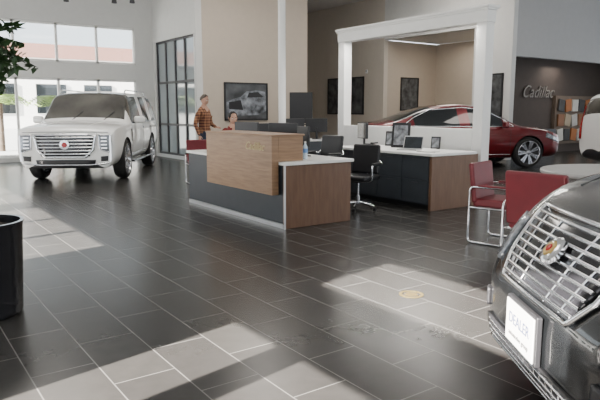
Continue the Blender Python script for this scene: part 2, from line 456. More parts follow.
rt = empty('round_table', (6.0, 2.98, 0))
lathe('top', [(0, .87), (.74, .87), (.75, .88), (.75, .90), (.74, .91), (0, .91)], M('table_grey', (.42, .41, .40), .35), rt, 64)
lathe('stem', [(.04, .03), (.04, .87)], CHROME, rt, 24)
lathe('base', [(.32, 0), (.32, .015), (.06, .035), (.04, .05)], CHROME, rt, 40)

# ------------------------------------------------------------------ wall pictures and kiosk
def picture(name, wall_axis, c, u, z, w, h, seed):
    r = empty(name)
    art = M('art_print', (.08, .085, .09), .3, var=.85, scale=1.6 + seed)
    if wall_axis == 'y':
        boxes('frame', [(u - w / 2, u + w / 2, c - .04, c - .001, z - h / 2, z - h / 2 + .05), (u - w / 2, u + w / 2, c - .04, c - .001, z + h / 2 - .05, z + h / 2),
                        (u - w / 2, u - w / 2 + .05, c - .04, c - .001, z - h / 2, z + h / 2), (u + w / 2 - .05, u + w / 2, c - .04, c - .001, z - h / 2, z + h / 2)], BLACK, r)
        boxes('print', [(u - w / 2 + .04, u + w / 2 - .04, c - .02, c - .002, z - h / 2 + .04, z + h / 2 - .04)], art, r)
    else:
        boxes('frame', [(c - .04, c - .001, u - w / 2, u + w / 2, z - h / 2, z - h / 2 + .05), (c - .04, c - .001, u - w / 2, u + w / 2, z + h / 2 - .05, z + h / 2),
                        (c - .04, c - .001, u - w / 2, u - w / 2 + .05, z - h / 2, z + h / 2), (c - .04, c - .001, u + w / 2 - .05, u + w / 2, z - h / 2, z + h / 2)], BLACK, r)
        boxes('print', [(c - .02, c - .002, u - w / 2 + .04, u + w / 2 - .04, z - h / 2 + .04, z + h / 2 - .04)], art, r)
    return r
pc = picture('framed_car_picture', 'y', 15.87, 9.25, 1.75, 1.5, 1.12, 0)
sil = [(-.68, -.30), (-.68, -.02), (-.45, .08), (-.2, .14), (.0, .30), (.35, .34), (.66, .30), (.69, -.05), (.69, -.28), (.4, -.40), (-.3, -.42)]
mk('print_car', [(9.25 + a, 15.845, 1.75 + b) for a, b in sil], [tuple(range(len(sil)))], M('print_silver', (.20, .215, .24), .35, var=.9, scale=5), pc)
sil = [(-.6, -.22), (-.6, -.02), (-.2, .04), (-.12, -.25)]
mk('print_grille', [(9.25 + a, 15.843, 1.75 + b) for a, b in sil], [tuple(range(4))], BLACK, pc)
sil = [(.02, .12), (.08, .26), (.40, .29), (.6, .14)]
mk('print_window', [(9.25 + a, 15.843, 1.75 + b) for a, b in sil], [tuple(range(4))], BLACK, pc)
picture('framed_poster', 'x', 15.6, 18.15, 2.05, .8, 1.45, 1)
picture('framed_poster', 'x', 15.6, 19.6, 2.05, .8, 1.45, 2)
picture('framed_poster', 'y', 16.68, 16.95, 2.1, .95, 1.25, 3)
picture('framed_poster', 'x', 15.6, 11.72, 1.95, .55, 1.3, 2)

kk = empty('display_kiosk', (9.85, 13.86, 0), math.atan2(-13.86, -9.85))
box('base', (0, 0, .02), (.5, .6, .04), BLACK, kk, .01); box('post', (-.06, 0, .7), (.08, .12, 1.4), BLACK, kk, .01)
box('display_case', (0, 0, 1.56), (.08, .64, .86), BLACK, kk, .012); box('screen', (.042, 0, 1.6), (.004, .56, .70), BLACK, kk)
box('shelf', (.1, 0, 1.1), (.25, .6, .03), BLACK, kk, .006)

def fire_strobe(loc):
    r = empty('alarm_strobe', loc); box('body', (-.02, 0, 0), (.04, .1, .14), M('alarm_white', (.8, .8, .8), .4), r, .008); box('lens', (-.045, 0, .02), (.02, .05, .04), LAMPG, r, .004)
fire_strobe((15.598, 17.6, 2.95))

ss = empty('wall_sign_script')
text('lettering', 'Cadillac', .58, M('sign_silver', (.20, .18, .16), .5, .2), (18.75, 12.36, 2.1), (math.pi / 2, 0, 0), ss, .02, .4)
sb = empty('accessory_display')
boxes('back_board', [(19.7, 22.4, 12.25, 12.39, .3, 2.0)], M('board_brown', (.16, .12, .09), .7), sb)
cols = [(.60, .58, .53), (.25, .11, .05), (.04, .04, .04), (.4, .32, .22), (.4, .14, .04), (.5, .48, .45)]
for i in range(6):
    for j in range(3):
        box('sample_%d_%d' % (i, j), (19.98 + i * .43, 12.2, .62 + j * .52), (.36, .06, .42), M('sample_mat', cols[(i * 2 + j) % 6], .6), sb, .01, (0, .15 * ((i + j) % 3 - 1), 0))
boxes('shelf', [(16.6, 19.4, 12.0, 12.39, .0, .85)], CHAR, sb)

fm = empty('floor_medallion', (3.5, 3.36, 0))
lathe('ring', [(.075, .001), (.075, .004), (.10, .004), (.10, .001)], M('brass', (.16, .12, .04), .5, .2), fm, 40, caps=False)
lathe('shield', [(0, .004), (.06, .004), (.06, .001)], M('brass_dark', (.15, .11, .04), .5, .2), fm, 5, caps=False)

tr = empty('track_light')
for i, (x, y) in enumerate([(4.6, 17.5), (6.15, 16.7), (5.75, 17.0)]):
    tube('rod_%d' % i, [(x, y, 5.53), (x, y, 4.55)], .012, DFRAME, tr)
    lathe('head_%d' % i, [(0, 0), (.05, 0), (.075, -.16), (.07, -.16), (.045, -.02)], DFRAME, tr, 20, (x, y, 4.58))
boxes('track', [(4.2, 6.9, 16.68, 17.52, 5.50, 5.54)], DFRAME, tr)

# ------------------------------------------------------------------ planter with tree
pt = empty('potted_ficus_tree', (.56, 4.86, 0))
lathe('planter', [(.25, 0), (.27, .02), (.305, .66), (.315, .70), (.29, .70), (.28, .62), (0, .62)], BLACKG, pt, 48)
lathe('soil', [(.281, .64), (0, .65)], SOIL, pt, 24)
tube('trunk', [(0, 0, .6), (.02, .01, .95), (-.01, .02, 1.3), (.01, 0, 1.7), (0, 0, 2.05)], .022, BARK, pt)
V = []; F = []; brs = []
for i in range(70):
    a = random.uniform(0, 6.28); z0 = random.uniform(1.72, 2.05); L = random.uniform(.25, .50)
    el = random.uniform(-.1, .5)
    p0 = Vector((0, 0, z0)); d = Vector((math.cos(a) * math.cos(el), math.sin(a) * math.cos(el), math.sin(el)))
    brs.append([p0 + d * L * t + Vector((0, 0, -.13 * t * t)) for t in (0, .33, .66, 1)])
    for k in range(30):
        t = random.uniform(.25, 1.0); p = p0 + d * L * t + Vector((0, 0, -.13 * t * t))
        ld = Vector((random.gauss(0, 1), random.gauss(0, 1), random.gauss(-.3, .7))).normalized() * random.uniform(.06, .10)
        sd = ld.cross(Vector((random.random(), random.random(), 1))).normalized() * .021
        n = len(V); up = ld.cross(sd).normalized() * .006
        V += [p, p + ld * .4 + sd, p + ld * .45 - up, p + ld * .4 - sd, p + ld]
        F += [(n, n + 1, n + 2), (n, n + 2, n + 3), (n + 1, n + 4, n + 2), (n + 2, n + 4, n + 3)]
mk('leaves', V, F, LEAF, pt)
for i, b in enumerate(brs[::3]): tube('branch_%d' % i, b, .005, BARK, pt, res=1)

def palm(loc, h):
    r = empty('garden_palm', loc)
    tube('trunk', [(0, 0, -.0), (0, 0, h)], .12, BARK, r)
    V = []; F = []
    for i in range(22):
        a = i * 2.4; L = random.uniform(.9, 1.3)
        for k in range(14):
            t = k / 14; q = Vector((math.cos(a) * L * t, math.sin(a) * L * t, h + .9 * t - 1.1 * t * t))
            for s in (-1, 1):
                w = Vector((-math.sin(a) * s, math.cos(a) * s, -.3)) * .3
                n = len(V); V += [q, q + Vector((.03, .0, .03)), q + w]; F.append((n, n + 1, n + 2))
    mk('fronds', V, F, LEAF2, r)
palm((5.5, 22.8, -.1), 1.9); palm((6.9, 25.0, -.1), 1.7); palm((4.1, 26, -.1), 2.0)

# ------------------------------------------------------------------ cars
def evaluate(o):
    dg = bpy.context.evaluated_depsgraph_get(); dg.update()
    return bpy.data.meshes.new_from_object(o.evaluated_get(dg))

def wheel(root, nm, x, y, R, side, spokes=7):
    w = empty(nm, (x, y, R), 0); w.parent = root
    if side < 0: w.rotation_euler = (0, 0, math.pi)
    W = .125
    lathe('tire', [(R * .76, -W), (R * .9, -W - .008), (R * .975, -W + .02), (R, -W * .5), (R, W * .5), (R * .975, W - .02), (R * .9, W + .008), (R * .76, W), (R * .72, 0), (R * .76, -W)], TIRE, w, 48, axis='y', caps=False)
    lathe('rim', [(R * .78, W - .002), (R * .75, W + .004), (R * .71, W - .015), (R * .69, -.08), (R * .70, -W)], RIM, w, 48, axis='y', caps=False)
    lathe('brake', [(0, .0), (R * .68, .0)], DFRAME, w, 32, axis='y', caps=False)
    lathe('hub', [(0, W - .01), (R * .13, W - .015), (R * .16, W - .05), (R * .16, 0)], RIM, w, 24, axis='y', caps=False)
    V = []; F = []
    for k in range(spokes):
        a = 2 * math.pi * k / spokes
        for off in (-.13, .13):
            n = len(V)
            for (rr, hw, yy) in ((R * .1, .024, W - .03), (R * .72, .022, W - .008)):
                aa = a + off * (1 if rr > R * .3 else .3)
                c, s = math.cos(aa), math.sin(aa)
                for e in (-1, 1):
                    for dy in (0, -.035):
                        V.append((c * rr - s * hw * e, yy + dy, s * rr + c * hw * e))
            F += [(n, n + 2, n + 6, n + 4), (n + 1, n + 3, n + 7, n + 5), (n, n + 1, n + 5, n + 4), (n + 2, n + 3, n + 7, n + 6), (n + 4, n + 5, n + 7, n + 6)]
    mk('spokes', V, F, RIM, w)

class Car:
    def __init__(s, name, loc, ang, st, wx, R, paint, glass=None):
        s.root = empty(name, (*loc, 0), ang); s.paint = paint
        V = []; F = []; I = []; N = 14
        for (x, zb, zs, w, zt, wt, sg, tg) in st:
            green = (zt - zs) > .2
            half = [(0, zb), (w * .82, zb), (w * .965, zb + (zs - zb) * .16), (w, zb + (zs - zb) * .55), (w * .975, zs),
                    (wt, zt - (.06 if green else .03)), (wt * .78, zt - .005), (0, zt + .02)]
            ring = half + [(-y, z) for (y, z) in half[6:0:-1]]
            V += [(x, y, z) for (y, z) in ring]
        for i in range(len(st) - 1):
            sg, tg = st[i][6], st[i][7]
            for k in range(N):
                k2 = (k + 1) % N
                F.append((i * N + k, i * N + k2, (i + 1) * N + k2, (i + 1) * N + k))
                m = 0
                if k in (4, 9) and sg: m = 1
                if k in (5, 6, 7, 8) and tg: m = 1
                if k in (0, 13): m = 2
                I.append(m)
        F.append(tuple(range(N))); I.append(0)
        F.append(tuple((len(st) - 1) * N + k for k in range(N))); I.append(0)
        o = mk('body', V, F, None, None, True, [paint, glass or CGLASS, BLACK], I)
        bm = bmesh.new(); bm.from_mesh(o.data)
        cl = bm.edges.layers.float.get('crease_edge') or bm.edges.layers.float.new('crease_edge')
        bm.verts.ensure_lookup_table()
        for e in bm.edges:
            a, b = e.verts[0].index, e.verts[1].index
            if a % N == b % N and a % N in (4, 10): e[cl] = .75
            if a % N == b % N and a % N in (1, 13): e[cl] = .5
            if a % N == b % N and a % N in (5, 9): e[cl] = .35
        bm.to_mesh(o.data); bm.free()
        ss = o.modifiers.new('s', 'SUBSURF'); ss.levels = 2; ss.render_levels = 2
        me = evaluate(o); o.modifiers.clear(); o.data = me
        s.bvh = BVHTree.FromPolygons([v.co.copy() for v in me.vertices], [tuple(p.vertices) for p in me.polygons])
        s.W = max(r[3] for r in st)
        cut = []
        for x in wx:
            for sd in (-1, 1):
                y0, y1 = sd * (s.W - .36), sd * (s.W + .2)
                c = lathe('cut', [(R + .05, min(y0, y1)), (R + .05, max(y0, y1))], BLACK, None, 40, (x, 0, R), 'y', False)
                for p in c.data.polygons: p.material_index = 2
                for m in (BLACK, BLACK): c.data.materials.append(m)
                b = o.modifiers.new('b', 'BOOLEAN'); b.object = c; b.operation = 'DIFFERENCE'; b.solver = 'EXACT'
                cut.append(c)
        me = evaluate(o); o.modifiers.clear(); o.data = me
        for c in cut: bpy.data.objects.remove(c)
        es = o.modifiers.new('es', 'EDGE_SPLIT'); es.split_angle = math.radians(50)
        o.parent = s.root; s.body = o
        n = 0
        for x in wx:
            for sd in (-1, 1):
                wheel(s.root, 'wheel_%d' % n, x, sd * (s.W - .14), R, sd); n += 1
    def hit(s, ax, a, b):
        d = {'f': ((4, a, b), (-1, 0, 0)), 'r': ((-4, a, b), (1, 0, 0)), 'l': ((a, 3, b), (0, -1, 0)), 'R': ((a, -3, b), (0, 1, 0)), 't': ((a, b, 4), (0, 0, -1))}[ax]
        h = s.bvh.ray_cast(Vector(d[0]), Vector(d[1]))
        return (h[0], h[1]) if h[0] else (None, None)
    def pt(s, ax, a, b, off=.0):
        p, n = s.hit(ax, a, b)
        if p is None: return None
        dd = {'f': Vector((1, 0, 0)), 'r': Vector((-1, 0, 0)), 'l': Vector((0, 1, 0)), 'R': Vector((0, -1, 0)), 't': Vector((0, 0, 1))}[ax]
        return p + dd * off
    def patch(s, nm, ax, quad, mat, off=.008, n=8, m=6, thick=.02):
        q = [Vector((*c, 0)) for c in quad]; V = []; F = []; last = None
        for i in range(n + 1):
            for j in range(m + 1):
                u, v = i / n, j / m
                c = (q[0] * (1 - u) + q[1] * u) * (1 - v) + (q[3] * (1 - u) + q[2] * u) * v
                p = s.pt(ax, c.x, c.y, off) or (last if last else Vector((0, 0, .5)))
                last = p; V.append(p)
        for i in range(n):
            for j in range(m):
                a = i * (m + 1) + j; F.append((a, a + 1, a + m + 2, a + m + 1))
        o = mk(nm, V, F, mat, s.root, True)
        sd = o.modifiers.new('sol', 'SOLIDIFY'); sd.thickness = thick; sd.offset = 0
        return o
    def line(s, nm, ax, pts, r, mat, off=.0, cyc=False, n=6):
        P = []
        L = list(pts) + ([pts[0]] if cyc else [])
        for (a, b), (c, d) in zip(L, L[1:]):
            for k in range(n):
                t = k / n; p = s.pt(ax, a + (c - a) * t, b + (d - b) * t, off)
                if p: P.append(p)
        if not cyc:
            p = s.pt(ax, *L[-1], off)
            if p: P.append(p)
        if len(P) > 1: tube(nm, P, r, mat, s.root, cyc, 2)
    def mirrors(s, x, z, mat):
        for sd in (-1, 1):
            p = s.pt('l' if sd > 0 else 'R', x, z - .06)
            y = abs(p.y)
            box('mirror_%d' % (sd + 1), (x, sd * (y + .15), z), (.11, .24, .17), mat, s.root, .05)
            box('mirror_arm_%d' % (sd + 1), (x, sd * (y + .02), z - .06), (.06, .14, .04), BLACK, s.root, .015)
    def sidedetail(s, seams, z0, z1, handles, hz, chrome=True):
        for k, sd in enumerate(('l', 'R')):
            for i, x in enumerate(seams):
                s.line('seam_%d_%d' % (k, i), sd, [(x, z0), (x, z1)], .005, BLACK, 0)
            for i, x in enumerate(handles):
                p = s.pt(sd, x, hz)
                box('handle_%d_%d' % (k, i), (x, p.y + (.02 if sd == 'l' else -.02), hz), (.2, .03, .03), CHROME if chrome else s.paint, s.root, .01)

def suv(name, loc, ang, paint):
    st = [(-2.60, .60, 1.02, .92, 1.10, .82, 0, 0), (-2.58, .46, 1.16, .99, 1.40, .84, 0, 1), (-2.50, .40, 1.22, 1.0, 1.82, .84, 0, 0),
          (-2.30, .36, 1.22, 1.02, 1.91, .83, 1, 0), (-1.45, .34, 1.22, 1.03, 1.94, .84, 0, 0), (-1.36, .34, 1.22, 1.03, 1.94, .84, 1, 0),
          (-.42, .34, 1.22, 1.03, 1.94, .84, 0, 0), (-.33, .34, 1.22, 1.03, 1.94, .84, 1, 0), (.55, .34, 1.22, 1.03, 1.91, .83, 1, 1),
          (.68, .34, 1.22, 1.03, 1.84, .84, 1, 1), (.95, .34, 1.20, 1.03, 1.58, .87, 0, 1), (1.22, .34, 1.18, 1.03, 1.28, .90, 0, 0), (1.32, .34, 1.17, 1.03, 1.24, .90, 0, 0),
          (2.0, .34, 1.15, 1.02, 1.22, .88, 0, 0), (2.42, .32, 1.12, 1.01, 1.18, .87, 0, 0), (2.55, .31, 1.06, .99, 1.13, .86, 0, 0), (2.60, .31, 1.01, .97, 1.08, .85, 0, 0), (2.63, .35, .95, .93, 1.01, .80, 0, 0)]
    c = Car(name, loc, ang, st, (-1.55, 1.55), .43, paint, CGLASS2)
    c.patch('grille', 'f', [(-.48, .56), (.48, .56), (.58, .99), (-.58, .99)], BLACKG, .012)
    c.line('grille_surround', 'f', [(-.40, .545), (.40, .545), (.56, .70), (.615, 1.0), (-.615, 1.0), (-.56, .70)], .026, CHROME, .020, True)
    for i in range(6):
        hw = .50 + i * .016
        c.line('grille_bar_%d' % i, 'f', [(-hw, .61 + i * .067), (hw, .61 + i * .067)], .019, CHROME, .030)
    p = c.pt('f', 0, .80, .05)
    lathe('crest', [(.095, 0), (.095, .02), (0, .025)], CHROME, c.root, 24, p, 'x')
    lathe('crest_shield', [(.06, .025), (.055, .03), (0, .03)], TAIL, c.root, 6, p, 'x')
    c.patch('bumper_intake', 'f', [(-.58, .41), (.58, .41), (.60, .49), (-.60, .49)], BLACK, .01)
    c.line('bumper_chrome', 'f', [(-.86, .42), (-.66, .40), (-.5, .385), (.5, .385), (.66, .40), (.86, .42)], .016, CHROME, .014)
    c.line('hood_shutline', 'f', [(-.86, 1.045), (-.5, 1.055), (.5, 1.055), (.86, 1.045)], .006, DFRAME, .0, n=10)
    for sd in (-1, 1):
        c.patch('headlamp_%d' % (sd + 1), 'f', [(sd * .68, .70), (sd * .91, .64), (sd * .92, .99), (sd * .67, 1.0)], LAMPG, .008)
        for j in range(4): c.line('lamp_led_%d_%d' % (sd + 1, j), 'f', [(sd * .72, .73 + j * .07), (sd * .83, .73 + j * .07)], .012, LED, .018)
        c.line('drl_%d' % (sd + 1), 'f', [(sd * .89, .46), (sd * .90, .66), (sd * .90, .98)], .015, LED, .018)
        c.line('lamp_trim_%d' % (sd + 1), 'f', [(sd * .68, .70), (sd * .89, .64), (sd * .905, .99), (sd * .67, 1.0)], .010, CHROME, .014, True)
        c.patch('fog_%d' % (sd + 1), 'f', [(sd * .70, .46), (sd * .84, .47), (sd * .85, .57), (sd * .70, .56)], BLACK, .01)
        c.patch('tail_%d' % (sd + 1), 'r', [(sd * .84, .85), (sd * .94, .85), (sd * .88, 1.6), (sd * .83, 1.6)], TAIL, .015)
        tube('roof_rail_%d' % (sd + 1), fillet([(-2.1, sd * .74, 1.88), (-2.0, sd * .74, 1.975), (.3, sd * .74, 1.975), (.42, sd * .74, 1.88)], .06, False), .016, CHROME, c.root)
        box('running_board_%d' % (sd + 1), (0, sd * 1.0, .34), (2.1, .14, .05), CHROME, c.root, .015)
        c.line('belt_chrome_%d' % (sd + 1), 'l' if sd > 0 else 'R', [(-2.2, 1.22), (.95, 1.20)], .012, CHROME, .004, n=14)
        c.line('vent_chrome_%d' % (sd + 1), 'l' if sd > 0 else 'R', [(1.04, .80), (1.10, 1.08)], .018, CHROME, .004, n=4)
        c.line('lower_chrome_%d' % (sd + 1), 'l' if sd > 0 else 'R', [(-.95, .50), (.95, .50)], .010, CHROME, .002, n=8)
        c.line('hood_crease_%d' % (sd + 1), 't', [(2.45, sd * .42), (1.35, sd * .50)], .008, paint, 0)
        tube('wiper_%d' % (sd + 1), [(1.25, .1 + sd * .35, 1.28), (1.08, .3 + sd * .35, 1.47)], .01, BLACK, c.root)
    c.mirrors(.80, 1.28, paint)
    c.sidedetail((.98, -.37, -1.35), .45, 1.17, (-.2, -1.15), 1.08)
    return c
suv('white_suv', (4.55, 15.0), math.atan2(-.853, -.522), PW)
suv('white_suv', (14.9, 5.38), math.radians(-35.3), PW)

# red sedan
st = [(-2.67, .50, .86, .78, .96, .66, 0, 0), (-2.62, .40, 1.0, .88, 1.10, .74, 0, 0), (-2.42, .34, 1.07, .94, 1.18, .76, 0, 0),
      (-1.95, .28, 1.09, .98, 1.22, .76, 0, 1), (-1.45, .26, 1.09, 1.0, 1.42, .70, 1, 1), (-1.0, .26, 1.08, 1.0, 1.60, .65, 1, 0),
      (-.14, .26, 1.08, 1.0, 1.66, .64, 0, 0), (-.06, .26, 1.08, 1.0, 1.66, .64, 1, 0), (.50, .26, 1.07, 1.0, 1.60, .65, 1, 1),
      (.95, .26, 1.06, 1.0, 1.38, .72, 0, 1), (1.38, .26, 1.05, 1.0, 1.13, .82, 0, 0), (1.5, .26, 1.04, 1.0, 1.11, .82, 0, 0), (2.1, .27, .98, .97, 1.05, .78, 0, 0),
      (2.46, .28, .90, .91, .97, .72, 0, 0), (2.62, .32, .80, .80, .87, .62, 0, 0), (2.68, .38, .72, .68, .78, .52, 0, 0)]
c = Car('red_sedan', (12.81, 10.9), math.atan2(-.43, .902), st, (-1.52, 1.66), .40, PR)
c.patch('grille', 'f', [(-.34, .48), (.34, .48), (.42, .76), (-.42, .76)], BLACKG, .01)
for i in range(5): c.line('grille_bar_%d' % i, 'f', [(-.38, .51 + i * .055), (.38, .51 + i * .055)], .009, CHROME, .018)
for sd in (-1, 1):
    S = 'l' if sd > 0 else 'R'
    c.patch('headlamp_%d' % (sd + 1), S, [(2.12, .80), (2.56, .66), (2.52, .78), (2.15, .92)], LAMPG, .004)
    c.patch('tail_%d' % (sd + 1), S, [(-2.55, .78), (-2.36, .86), (-2.3, 1.02), (-2.5, 1.02)], TAIL, .004)
    c.line('window_chrome_%d' % (sd + 1), S, [(-1.75, 1.13), (-1.4, 1.33), (-1.0, 1.50), (-.1, 1.565), (.5, 1.50), (.95, 1.28), (1.2, 1.10)], .011, CHROME, .004)
    c.line('belt_chrome_%d' % (sd + 1), S, [(-1.75, 1.10), (1.2, 1.075)], .011, CHROME, .006, n=14)
    c.line('rocker_%d' % (sd + 1), S, [(-1.0, .36), (1.15, .36)], .012, CHROME, .0, n=10)
    c.line('crease_%d' % (sd + 1), S, [(-2.3, .92), (2.0, .84)], .006, PR, .0, n=18)
c.mirrors(.9, 1.13, PR)
c.sidedetail((1.12, -.10, -1.05), .42, 1.05, (-.3, -1.28), .96)

# black crossover, seen close up
hl = 2.45
S = [(0, .30, .50, .54, .58, .44), (.035, .20, .56, .70, .64, .60), (.12, .17, .66, .81, .78, .68), (.22, .17, .78, .87, .92, .70), (.34, .18, .90, .91, 1.04, .72),
     (.48, .19, .98, .93, 1.12, .74), (.72, .2, 1.06, .945, 1.19, .76), (1.1, .22, 1.10, .95, 1.25, .78)]
st = [(-2.45, .5, .9, .8, 1.0, .7, 0, 0), (-2.40, .36, 1.08, .9, 1.25, .74, 0, 1), (-2.1, .28, 1.14, .94, 1.64, .66, 0, 0), (-1.8, .25, 1.14, .95, 1.72, .66, 1, 0),
      (-1.0, .25, 1.14, .95, 1.76, .66, 0, 0), (-.92, .25, 1.14, .95, 1.76, .66, 1, 0), (-.1, .25, 1.13, .95, 1.76, .66, 0, 0), (-.02, .25, 1.13, .95, 1.76, .66, 1, 0),
      (.3, .25, 1.13, .95, 1.72, .66, 1, 1), (.65, .25, 1.12, .95, 1.52, .70, 0, 1), (1.05, .24, 1.12, .95, 1.32, .78, 0, 0), (1.15, .24, 1.11, .95, 1.29, .78, 0, 0)]
st += [(hl - s, zb, zs, w, zt, wt, 0, 0) for (s, zb, zs, w, zt, wt) in reversed(S)][1:]
c = Car('black_crossover', (4.475, .20), math.atan2(.578, -.816), st, (-1.35, 1.45), .38, PB)
c.patch('grille', 'f', [(-.38, .64), (.38, .64), (.50, .97), (-.50, .97)], BLACKG, .012, 16, 10)
c.line('grille_surround', 'f', [(-.38, .625), (.38, .625), (.47, .74), (.52, .985), (-.52, .985), (-.47, .74)], .014, CHROME, .020, True, 10)
for i in range(9):
    z = .66 + i * .037; hw = .39 + (z - .64) * .3
    c.line('grille_bar_%d' % i, 'f', [(-hw, z), (hw, z)], .0105, CHROME, .028, n=18)
for i in range(-2, 3):
    if i: c.line('grille_vertical_%d' % i, 'f', [(i * .15, .65), (i * .19, .96)], .006, CHROME, .030)
p, nrm = c.hit('f', 0, .83)
q = Vector((0, 0, 1)).rotation_difference(Vector((.75, 0, .66)))
gold = M('crest_gold', (.5, .36, .12), .3, .6)
for nm, prof, mt, sg in (('crest', [(.075, 0), (.075, .02), (.062, .028), (.0, .03)], CHROME, 32), ('crest_shield', [(.045, .03), (.04, .036), (0, .036)], gold, 6),
                     ('crest_center', [(.022, .036), (.018, .041), (0, .041)], TAIL, 6)):
    cr = lathe(nm, prof, mt, c.root, sg, p + Vector((.04, 0, .01))); cr.rotation_mode = 'QUATERNION'; cr.rotation_quaternion = q
c.patch('lower_intake', 'f', [(-.56, .21), (.56, .21), (.60, .35), (-.60, .35)], BLACK, .01, 14, 4)
for i in range(4): c.line('intake_bar_%d' % i, 'f', [(-.55, .23 + i * .033), (.55, .23 + i * .033)], .006, CHROME, .02, n=16)
for i in range(-8, 9): c.line('intake_v_%d' % i, 'f', [(i * .066, .22), (i * .066, .34)], .004, CHROME, .018)
pl = c.pt('f', 0, .46, .02)
box('plate_holder', (pl.x + .0, 0, .465), (.03, .38, .24), BLACK, c.root, .008)
box('licence_plate', (pl.x + .018, 0, .465), (.008, .35, .21), PAPER, c.root, .004)
text('plate_text', 'DEALER', .075, M('plate_ink', (.08, .1, .2), .6), (pl.x + .024, 0, .485), (math.pi / 2, 0, math.pi / 2), c.root, .001)
text('plate_text_small', 'automotive group', .035, M('plate_ink2', (.1, .1, .1), .6), (pl.x + .024, 0, .41), (math.pi / 2, 0, math.pi / 2), c.root, .001)
for sd in (-1, 1):
    c.patch('headlamp_%d' % (sd + 1), 'f', [(sd * .60, .66), (sd * .78, .64), (sd * .80, .90), (sd * .60, .90)], LAMPG, .006)
    c.line('hood_crease_%d' % (sd + 1), 't', [(2.0, sd * .5), (1.2, sd * .62)], .007, PB, .0)
    c.patch('fog_%d' % (sd + 1), 'f', [(sd * .62, .38), (sd * .72, .39), (sd * .72, .47), (sd * .62, .48)], BLACK, .01)
c.line('hood_center', 't', [(2.0, .14), (1.2, .22)], .005, PB, 0); c.line('hood_center_b', 't', [(2.0, -.14), (1.2, -.22)], .005, PB, 0)
c.mirrors(.72, 1.2, PB)
c.sidedetail((.75, -.06, -.96), .4, 1.08, (-.2, -1.05), 1.0)

# ------------------------------------------------------------------ people
def skin_mesh(name, verts, edges, rad, parent, mats, labels, root_i=0, sub=2):
    me = bpy.data.meshes.new(name); me.from_pydata([tuple(v) for v in verts], edges, [])
    o = bpy.data.objects.new(name, me); COL.objects.link(o)
    sk = o.modifiers.new('skin', 'SKIN'); sk.use_smooth_shade = True
    dat = me.skin_vertices[0].data
    for i, r in enumerate(rad): dat[i].radius = (r, r) if not isinstance(r, tuple) else r
    dat[root_i].use_root = True
    s = o.modifiers.new('sub', 'SUBSURF'); s.levels = sub; s.render_levels = sub
    m2 = evaluate(o); bpy.data.objects.remove(o)
    m2.materials.clear()
    for m in mats: m2.materials.append(m)
    VV = [Vector(v) for v in verts]
    for p in m2.polygons:
        p.use_smooth = True; best = 1e9; lab = 0; c = p.center
        for (a, b), l in zip(edges, labels):
            A, B = VV[a], VV[b]; ab = B - A; t = max(0, min(1, (c - A).dot(ab) / max(ab.length_squared, 1e-9)))
            d = (c - A - ab * t).length
            if d < best: best = d; lab = l
        p.material_index = lab
    q = bpy.data.objects.new(name, m2); COL.objects.link(q); q.parent = parent
    return q

def hand(name, w, d, side, n, parent):
    w = Vector(w); d = Vector(d).normalized(); n = Vector(n); n = (n - d * n.dot(d)).normalized(); s = d.cross(n) * side
    V = [w, w + d * .045]; E = [(0, 1)]; R = [.024, .026]
    for k, (o, L) in enumerate(((-.032, .066), (-.011, .078), (.011, .083), (.032, .073))):
        i = len(V); b = w + d * .09 + s * o
        V += [b, b + d * L * .45 - n * .008, b + d * L * .75 - n * .028, b + d * L * .85 - n * .048]
        E += [(1, i), (i, i + 1), (i + 1, i + 2), (i + 2, i + 3)]; R += [.012, .009, .0085, .007]
    i = len(V); V += [w + d * .035 + s * .035 - n * .008, w + d * .065 + s * .056 - n * .018, w + d * .09 + s * .058 - n * .026]
    E += [(1, i), (i, i + 1), (i + 1, i + 2)]; R += [.013, .010, .008]
    skin_mesh(name, V, E, R, parent, [SKIN], [0] * len(E), 1, 1)

